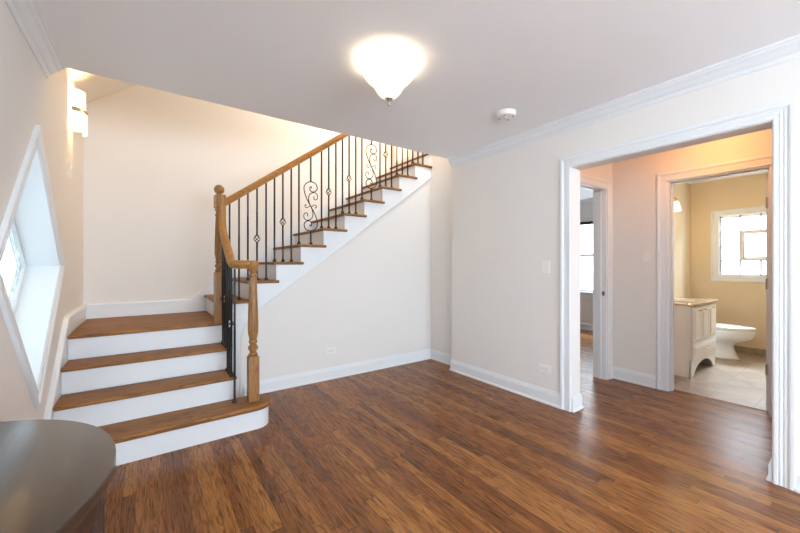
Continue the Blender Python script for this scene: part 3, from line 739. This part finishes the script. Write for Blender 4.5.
def baluster(x, y, z, ztop, kind):
    bm = nb()
    if kind == 'scroll':
        zc = z + 0.403
        twist_bar(bm, x, y, z, zc - 0.252, z, z, 0)
    elif kind == 'basket':
        zc = z + 0.40
        twist_bar(bm, x, y, z, zc - 0.036, z + 0.14, zc - 0.042, 4); twist_bar(bm, x, y, zc + 0.036, ztop, zc + 0.042, min(zc + 0.26, ztop - 0.02), 4)
    elif kind == 'plain':
        twist_bar(bm, x, y, z, ztop, z, z, 0)
    else:
        twist_bar(bm, x, y, z, ztop, z + 0.20, z + 0.60, 8)
    b = link('baluster', bm, 'iron', rail)
    shoe(x, y, z, b)
    if kind == 'basket': basket(x, y, z + 0.40, b)
    if kind == 'scroll':
        scroll(x, y, z + 0.403, b)
        bm = nb(); twist_bar(bm, x, y, z + 0.655, ztop, z + 0.655, z + 0.655, 0); link('upper_bar', bm, 'iron', b)
for k in range(5, NT2):
    x0 = 1.003 + (k - 7) * RUN2; z = k * RISE
    if k == 5: lst = [(0.600, 'twist'), (0.680, 'twist')]
    elif k in (8, 11, 14): lst = [(x0, 'twist'), (x0 + 0.126, 'scroll')]
    else: lst = [(x0, 'twist'), (x0 + 0.082, 'basket'), (x0 + 0.166, 'twist')]
    if k == 14: lst = [(x0, 'twist'), (x0 + 0.085, 'twist'), (x0 + 0.165, 'twist')]
    for x, kd in lst: baluster(x, YRL, z, zr(x) - 0.035, kd)
zr1 = lambda y: 1.290 + (y - 3.05) * 0.722
for y, k, kd in ((3.365, 3, 'twist'), (3.285, 3, 'basket'), (3.205, 3, 'twist'), (3.14, 2, 'twist'), (3.055, 2, 'basket'), (2.975, 2, 'twist'), (2.892, 1, 'twist')):
    zt_ = max(zr1(y), 1.228) - 0.033
    baluster(GX if y > 2.93 else GX + 0.008, y, k * RISE, zt_, kd)

# ------------------------------------------------------------------ ceiling lamp
lamp = thing('ceiling_lamp', 'lit semi-flush ceiling lamp with bell-shaped alabaster glass and nickel finial', 'ceiling lamp', (LX, LY, 0))
link('canopy', lathe(nb(), [(0, 2.44), (0.065, 2.44), (0.065, 2.43), (0.05, 2.415), (0.02, 2.41), (0.008, 2.40), (0.008, 2.236), (0, 2.236)], seg=24), 'nickel', lamp, auto=40)
prof = [(0.018, 2.218), (0.030, 2.220), (0.050, 2.233), (0.072, 2.258), (0.088, 2.286), (0.104, 2.308), (0.128, 2.328), (0.150, 2.354), (0.160, 2.381), (0.163, 2.398)]
inner = [(r - 0.006, z + 0.004) for r, z in reversed(prof)]
link('glass_shade', lathe(nb(), prof + inner, seg=40), 'lampglass', lamp, smooth=True)
link('finial', lathe(nb(), [(0, 2.232), (0.022, 2.230), (0.026, 2.222), (0.022, 2.212), (0.012, 2.206), (0.008, 2.198), (0.005, 2.192), (0.009, 2.186), (0.009, 2.180), (0.004, 2.174), (0, 2.172)], seg=20), 'nickel', lamp, smooth=True)
# second lamp added out of view behind the camera to brighten near walls
l2 = thing('ceiling_lamp', 'added unseen fill lamp over the rear half of the room behind the viewpoint', 'ceiling lamp', (0.45, -1.35, 0))
link('canopy', lathe(nb(), [(0, 2.44), (0.065, 2.44), (0.065, 2.43), (0.05, 2.415), (0.02, 2.41), (0.008, 2.40), (0.008, 2.34), (0, 2.34)], seg=24), 'nickel', l2, auto=40)
# hall lamp: small flush fitting added out of view, its bulb warms the hall
hl = thing('added_hall_lamp', 'added unseen flush ceiling lamp in the hall beyond the wide opening', 'ceiling lamp', (3.66, 0.85, 0))
link('canopy', lathe(nb(), [(0, 2.44), (0.07, 2.44), (0.07, 2.42), (0.012, 2.412), (0.012, 2.36), (0, 2.36)], seg=20), 'nickel', hl, auto=40)

# smoke detector
sd = thing('smoke_detector', 'round white smoke detector on the ceiling near the crown molding', 'smoke detector', (2.315, 1.775, 0))
link('housing', lathe(nb(), [(0, 2.44), (0.074, 2.44), (0.074, 2.418), (0.070, 2.404), (0.060, 2.400), (0, 2.399)], seg=32), 'plastic', sd, auto=50)
for i in range(4):
    bm = nb(); a = 2 * PI * i / 4 + 0.4; lathe(bm, [(0, 2.4005), (0.006, 2.4005), (0.006, 2.397), (0, 2.397)], (0.052 * math.cos(a), 0.052 * math.sin(a), 0), 8)
    link('vent_hole', bm, 'slot', sd)
link('test_button', lathe(nb(), [(0, 2.400), (0.014, 2.400), (0.014, 2.396), (0, 2.395)], seg=16), 'plastic', sd)

# wall sconce above the stairs
sc = thing('wall_sconce', 'lit wall sconce with layered curved frosted glass and metal band above the landing', 'wall lamp', (XL, 3.72, 0))
link('backplate', B(0, 0.012, -0.055, 0.055, 2.32, 2.56), 'nickel', sc, bev=0.003)
def shell(dx, hw, z0, z1, off=0.0, A=90, th=0.005, n=16):
    """curved glass: part of an elliptic half cylinder standing out from the wall"""
    P = [(off + dx * math.cos(R(a)), hw * math.sin(R(a))) for a in [-A + 2 * A * i / n for i in range(n + 1)]]
    Q = [(off + (dx - th) * math.cos(R(a)), (hw - th) * math.sin(R(a))) for a in [-A + 2 * A * i / n for i in range(n + 1)]]
    return prism(nb(), [(x, y, z0) for x, y in P + Q[::-1]], (0, 0, z1 - z0))
link('inner_glass', shell(0.084, 0.078, 2.292, 2.585, 0.008), 'sconceglass', sc, auto=50)
link('outer_glass', shell(0.100, 0.088, 2.258, 2.41, 0.002, 48), 'sconceglass', sc, auto=50)
bd = link('metal_band', shell(0.094, 0.086, 2.412, 2.440, 0.006, 82, 0.004), 'nickel', sc, auto=50)
bm = nb()
for i in range(-2, 3):
    a = i * 0.28; lathe(bm, [(0, 0), (0.006, 0), (0.006, 0.003), (0, 0.003)], (0.006 + 0.0935 * math.cos(a), 0.086 * math.sin(a), 2.4275), 8, 'X')
link('band_stud', bm, 'slot', bd)

# plates: built flat on a wall; u horizontal in wall, n outwards
def plate(name, label, cat, loc, rz, w, h, kind, lvl=None):
    """local frame: x across, -y out of the wall, z up"""
    t = thing(name, label, cat, loc, rz)
    link('cover_plate', B(-w / 2, w / 2, -0.006, 0, -h / 2, h / 2), 'plastic', t, bev=0.002)
    if kind == 'rocker': link('rocker', B(-0.016, 0.016, -0.0095, -0.005, -0.033, 0.033), 'plastic', t, bev=0.002)
    if kind == 'toggle':
        link('toggle', prism(nb(), [(-0.005, -0.005, -0.010), (-0.005, -0.018, 0.006), (-0.005, -0.018, 0.012), (-0.005, -0.005, 0.010)], (0.010, 0, 0)), 'plastic', t)
    if kind == 'outlet':
        for sx in (-0.020, 0.020):
            s = link('socket', lathe(nb(), [(0, -0.009), (0.0165, -0.009), (0.0165, -0.005), (0, -0.005)], (sx, 0, 0), 20, 'Y'), 'plastic', t)
            bm = nb(); box(bm, sx - 0.007, sx + 0.001, -0.0096, -0.0088, 0.004, 0.0065); box(bm, sx - 0.007, sx - 0.0, -0.0096, -0.0088, -0.0065, -0.004); lathe(bm, [(0, -0.0096), (0.0026, -0.0096), (0.0026, -0.0088), (0, -0.0088)], (sx + 0.008, 0, 0), 8, 'Y')
            link('slot', bm, 'slot', s)
    return t
plate('light_switch', 'white rocker light switch on the right wall beside the wide opening', 'light switch', (XR, 1.762, 1.205), R(-90), 0.072, 0.116, 'rocker')
plate('electrical_outlet', 'white horizontal outlet low on the right wall beside the wide opening', 'outlet', (XR, 1.777, 0.302), R(-90), 0.116, 0.072, 'outlet')
plate('electrical_outlet', 'white horizontal outlet low on the wall under the stairs', 'outlet', (1.585, YU + 0.004, 0.300), 0, 0.116, 0.072, 'outlet')
plate('light_switch', 'white rocker light switch in the hall between the two doorways', 'light switch', (XH, 1.428, 1.300), R(-90), 0.072, 0.116, 'rocker')
plate('light_switch', 'small toggle light switch on the left wall below the lit sconce', 'light switch', (XL, 3.72, 1.965), R(90), 0.072, 0.116, 'toggle')

# ------------------------------------------------------------------ demilune table
TX, TY, TA, TB = XL + 0.002, 1.130, 0.430, 0.470
tb = thing('demilune_table', 'dark brown half-round cabinet table against the left wall by the stairs', 'table', (TX, TY, 0))
def half(s, z, off=0.0, n=40):
    return [((TA - off) * math.cos(a), (TB - off) * math.sin(a), z) for a in [-PI / 2 + PI * i / n for i in range(n + 1)]]
bm = nb(); prof = [(0.010, 0.718), (0.002, 0.720), (0.0, 0.723), (0.0, 0.747), (0.001, 0.7493), (0.003, 0.750)]
rs = [[bm.verts.new(p) for p in half(1, z, o)] for o, z in prof]
for a, b in zip(rs, rs[1:]):
    for i in range(len(a) - 1): bm.faces.new((a[i], a[i + 1], b[i + 1], b[i]))
    bm.faces.new((a[0], b[0], b[-1], a[-1]))
bm.faces.new(rs[0]); bm.faces.new(rs[-1])
link('table_top', bm, 'table', tb, auto=35)
def ring(o0, o1, z0, z1, a0=-90, a1=90):
    """curved band following the half-round outline between two insets and two angles"""
    bm = nb(); n = max(4, int(abs(a1 - a0) / 5)); A = [R(a0 + (a1 - a0) * i / n) for i in range(n + 1)]
    P = [((TA - o0) * math.cos(a), (TB - o0) * math.sin(a), z0) for a in A]; Q = [((TA - o1) * math.cos(a), (TB - o1) * math.sin(a), z0) for a in A]
    return prism(bm, P + Q[::-1], (0, 0, z1 - z0))
link('top_molding', ring(0.014, 0.060, 0.700, 0.718), 'tabledark', tb, auto=35)
link('apron', ring(0.028, 0.060, 0.640, 0.700), 'tabledark', tb, auto=35)
link('cabinet_body', prism(nb(), half(1, 0.10, 0.060), (0, 0, 0.60)), 'tabledark', tb, auto=35)
link('bottom_rail', ring(0.028, 0.060, 0.10, 0.15), 'tabledark', tb, auto=35)
for a in (-86, -45, 0, 45, 86):
    link('stile', ring(0.022, 0.060, 0.10, 0.70, a - 2.4, a + 2.4), 'tabledark', tb, bev=0.002)
for a in (-82, -41, 4, 49):
    dr = link('door', ring(0.038, 0.058, 0.158, 0.632, a, a + 33), 'tabledark', tb, auto=35)
    link('door_panel', ring(0.034, 0.040, 0.20, 0.59, a + 5, a + 28), 'tabledark', dr, auto=35)
    am = R(a + 30); link('door_knob', lathe(nb(), [(0, -0.011), (0.009, -0.008), (0.011, 0), (0.009, 0.008), (0, 0.011)], ((TA - 0.028) * math.cos(am), (TB - 0.028) * math.sin(am), 0.42), 12), 'nickel', dr, smooth=True)
for a in (-82, -30, 30, 82):
    x = (TA - 0.06) * math.cos(R(a)); y = (TB - 0.06) * math.sin(R(a))
    link('foot', lathe(nb(), [(0, 0), (0.016, 0), (0.022, 0.02), (0.026, 0.06), (0.024, 0.10), (0, 0.10)], (x, y, 0), 14), 'tabledark', tb, auto=40)

# ------------------------------------------------------------------ bathroom
VX0, VX1, VY0, VY1 = 4.722, 5.600, 1.236, YH - 0.002
F0 = 0.004
van = thing('bathroom_vanity', 'white bathroom vanity cabinet with cream marble top beside the toilet', 'vanity', (VX0, VY0, F0))
W_, D_ = VX1 - VX0, VY1 - VY0
# side panels with bracket feet, carcass
link('side_panel', B(0, 0.018, 0, D_, 0, 0.772), 'cabinet', van, bev=0.001)
link('side_panel', B(W_ - 0.018, W_, 0, D_, 0, 0.772), 'cabinet', van, bev=0.001)
link('carcass', B(0.018, W_ - 0.018, 0.012, D_, 0.18, 0.770), 'cabinet', van)
arc = [(0.10 + (W_ - 0.20) * i / 16, 0.035 + 0.105 * math.sin(PI * i / 16) ** 0.6) for i in range(17)]
bm = nb(); prism(bm, [(x, -0.008, z) for x, z in [(0, 0), (0.075, 0), (0.10, 0.035)] + arc[1:-1] + [(W_ - 0.10, 0.035), (W_ - 0.075, 0), (W_, 0), (W_, 0.185), (0, 0.185)]], (0, 0.018, 0)); link('toe_apron', bm, 'cabinet', van, bev=0.001)
def door_panel(nm, x0, x1, z0, z1, kn):
    o = link(nm, B(x0, x1, -0.020, -0.002, z0, z1), 'cabinet', van, bev=0.002)
    bm = nb(); b = 0.038
    path = [(x0 + b, -0.020, z0 + b), (x1 - b, -0.020, z0 + b), (x1 - b, -0.020, z1 - b), (x0 + b, -0.020, z1 - b)]
    msweep(bm, path, [(0, 0), (0, 0.006), (0.006, 0.006), (0.010, 0)], (0, -1, 0), True)
    box(bm, x0 + b + 0.016, x1 - b - 0.016, -0.026, -0.019, z0 + b + 0.016, z1 - b - 0.016)
    link('raised_panel', bm, 'cabinet', o, bev=0.002)
    bm = nb(); cx, czz = kn
    tube(bm, crspline([(cx - 0.035, -0.018, czz), (cx - 0.030, -0.040, czz), (cx, -0.046, czz - 0.004), (cx + 0.030, -0.040, czz), (cx + 0.035, -0.018, czz)], 4), 0.005, 8)
    link('handle', bm, 'brass', o, smooth=True)
dw = (W_ - 0.02) / 3
for i in range(3): door_panel('door', 0.010 + i * dw + 0.003, 0.010 + (i + 1) * dw - 0.003, 0.375, 0.755, (0.010 + (i + 0.5) * dw + (0.06 if i == 0 else -0.06 if i == 1 else 0), 0.715))
door_panel('drawer', 0.013, W_ - 0.013, 0.195, 0.365, (W_ / 2, 0.285))
link('countertop', B(-0.015, W_ + 0.015, -0.032, D_, 0.772, 0.796), 'marble', van, bev=0.004)
link('backsplash', B(-0.015, W_ + 0.015, D_ - 0.018, D_, 0.796, 0.88), 'marble', van, bev=0.002)
bs = link('basin', lathe(nb(), [(0.0, 0.7975), (0.12, 0.7985), (0.17, 0.801), (0.198, 0.805), (0.208, 0.804), (0.212, 0.797), (0.2, 0.790), (0, 0.790)], (W_ / 2, D_ * 0.48, 0), 32, sy=0.78), 'ceramic', van, smooth=True)
fc = thing('bathroom_faucet', 'small brass faucet standing on the marble vanity top', 'faucet', (VX0 + W_ / 2, YH - 0.10, F0 + 0.796))
link('base', lathe(nb(), [(0, 0), (0.028, 0), (0.028, 0.008), (0.014, 0.016), (0.012, 0.05), (0, 0.05)], seg=16), 'brass', fc, auto=40)
link('spout', tube(nb(), crspline([(0, 0, 0.04), (0, -0.01, 0.09), (0, -0.06, 0.115), (0, -0.11, 0.09), (0, -0.115, 0.07)], 5), 0.010, 10), 'brass', fc, smooth=True)
for sx in (-0.10, 0.10): link('tap_handle', lathe(nb(), [(0, 0), (0.022, 0), (0.016, 0.02), (0.010, 0.035), (0.022, 0.048), (0.020, 0.06), (0, 0.064)], (sx, 0, 0), 14), 'brass', fc, smooth=True)
# vanity light
vl = thing('vanity_light', 'brass vanity light with white glass shades on the bathroom left wall', 'wall lamp', (5.40, YH, 2.08))
link('back_plate', B(-0.30, 0.30, -0.014, 0, -0.03, 0.03), 'brass', vl, bev=0.004)
for sx in (-0.20, 0.20):
    a = link('arm', tube(nb(), crspline([(sx, -0.01, 0), (sx, -0.08, 0.02), (sx, -0.125, 0.01), (sx, -0.13, -0.03)], 5), 0.007, 8), 'brass', vl, smooth=True)
    lp = [(0.012, 0.0), (0.022, -0.004), (0.030, -0.03), (0.042, -0.08), (0.050, -0.118), (0.048, -0.125)]
    link('lamp_shade', lathe(nb(), [(0.0, 0.0)] + lp, (sx, -0.13, -0.03), 20), 'bathglass', vl, smooth=True)
# toilet
TXc = 6.14
to = thing('toilet', 'white toilet with closed oval lid against the bathroom left wall', 'toilet', (TXc, YH, F0))
def loft(bm, secs, seg=28):
    """secs: (z, cy, rx, ry_front, ry_back)"""
    rs = []
    for z, c0, rx, rf, rbk in secs:
        ring = []
        for i in range(seg):
            a = 2 * PI * i / seg; sn = math.sin(a)
            ring.append(bm.verts.new((rx * math.cos(a), c0 + (rf if sn < 0 else rbk) * sn, z)))
        rs.append(ring)
    for a, b in zip(rs, rs[1:]):
        for i in range(seg): bm.faces.new((a[i], a[(i + 1) % seg], b[(i + 1) % seg], b[i]))
    bm.faces.new(rs[0]); bm.faces.new(rs[-1]); return bm
link('bowl', loft(nb(), [(0, -0.44, 0.120, 0.205, 0.22), (0.018, -0.44, 0.120, 0.205, 0.22), (0.030, -0.44, 0.106, 0.190, 0.21), (0.10, -0.44, 0.088, 0.160, 0.20), (0.17, -0.44, 0.078, 0.140, 0.19), (0.205, -0.45, 0.090, 0.160, 0.20), (0.235, -0.47, 0.135, 0.225, 0.22), (0.27, -0.485, 0.168, 0.268, 0.23), (0.31, -0.49, 0.182, 0.288, 0.24), (0.35, -0.49, 0.186, 0.296, 0.24), (0.375, -0.49, 0.186, 0.297, 0.24), (0.385, -0.49, 0.178, 0.290, 0.235)]), 'ceramic', to, smooth=True)
link('seat', loft(nb(), [(0.386, -0.49, 0.180, 0.293, 0.22), (0.390, -0.49, 0.186, 0.299, 0.225), (0.402, -0.49, 0.186, 0.299, 0.225), (0.405, -0.49, 0.182, 0.295, 0.22)]), 'ceramic', to, auto=50)
link('lid', loft(nb(), [(0.407, -0.49, 0.180, 0.293, 0.22), (0.411, -0.49, 0.187, 0.300, 0.225), (0.420, -0.49, 0.185, 0.298, 0.225), (0.428, -0.49, 0.165, 0.275, 0.205), (0.431, -0.49, 0.10, 0.17, 0.12)]), 'ceramic', to, auto=50)
tk = link('tank', B(-0.21, 0.21, -0.205, -0.008, 0.36, 0.70), 'ceramic', to, bev=0.02)
link('tank_lid', B(-0.22, 0.22, -0.215, -0.004, 0.702, 0.735), 'ceramic', to, bev=0.01)
link('pedestal_back', loft(nb(), [(0, -0.24, 0.10, 0.10, 0.12), (0.2, -0.22, 0.09, 0.10, 0.10), (0.36, -0.16, 0.15, 0.15, 0.12)]), 'ceramic', to, smooth=True)
link('flush_lever', tube(nb(), [(-0.16, -0.206, 0.64), (-0.16, -0.222, 0.64), (-0.10, -0.224, 0.635)], 0.006, 8), 'nickel', tk)
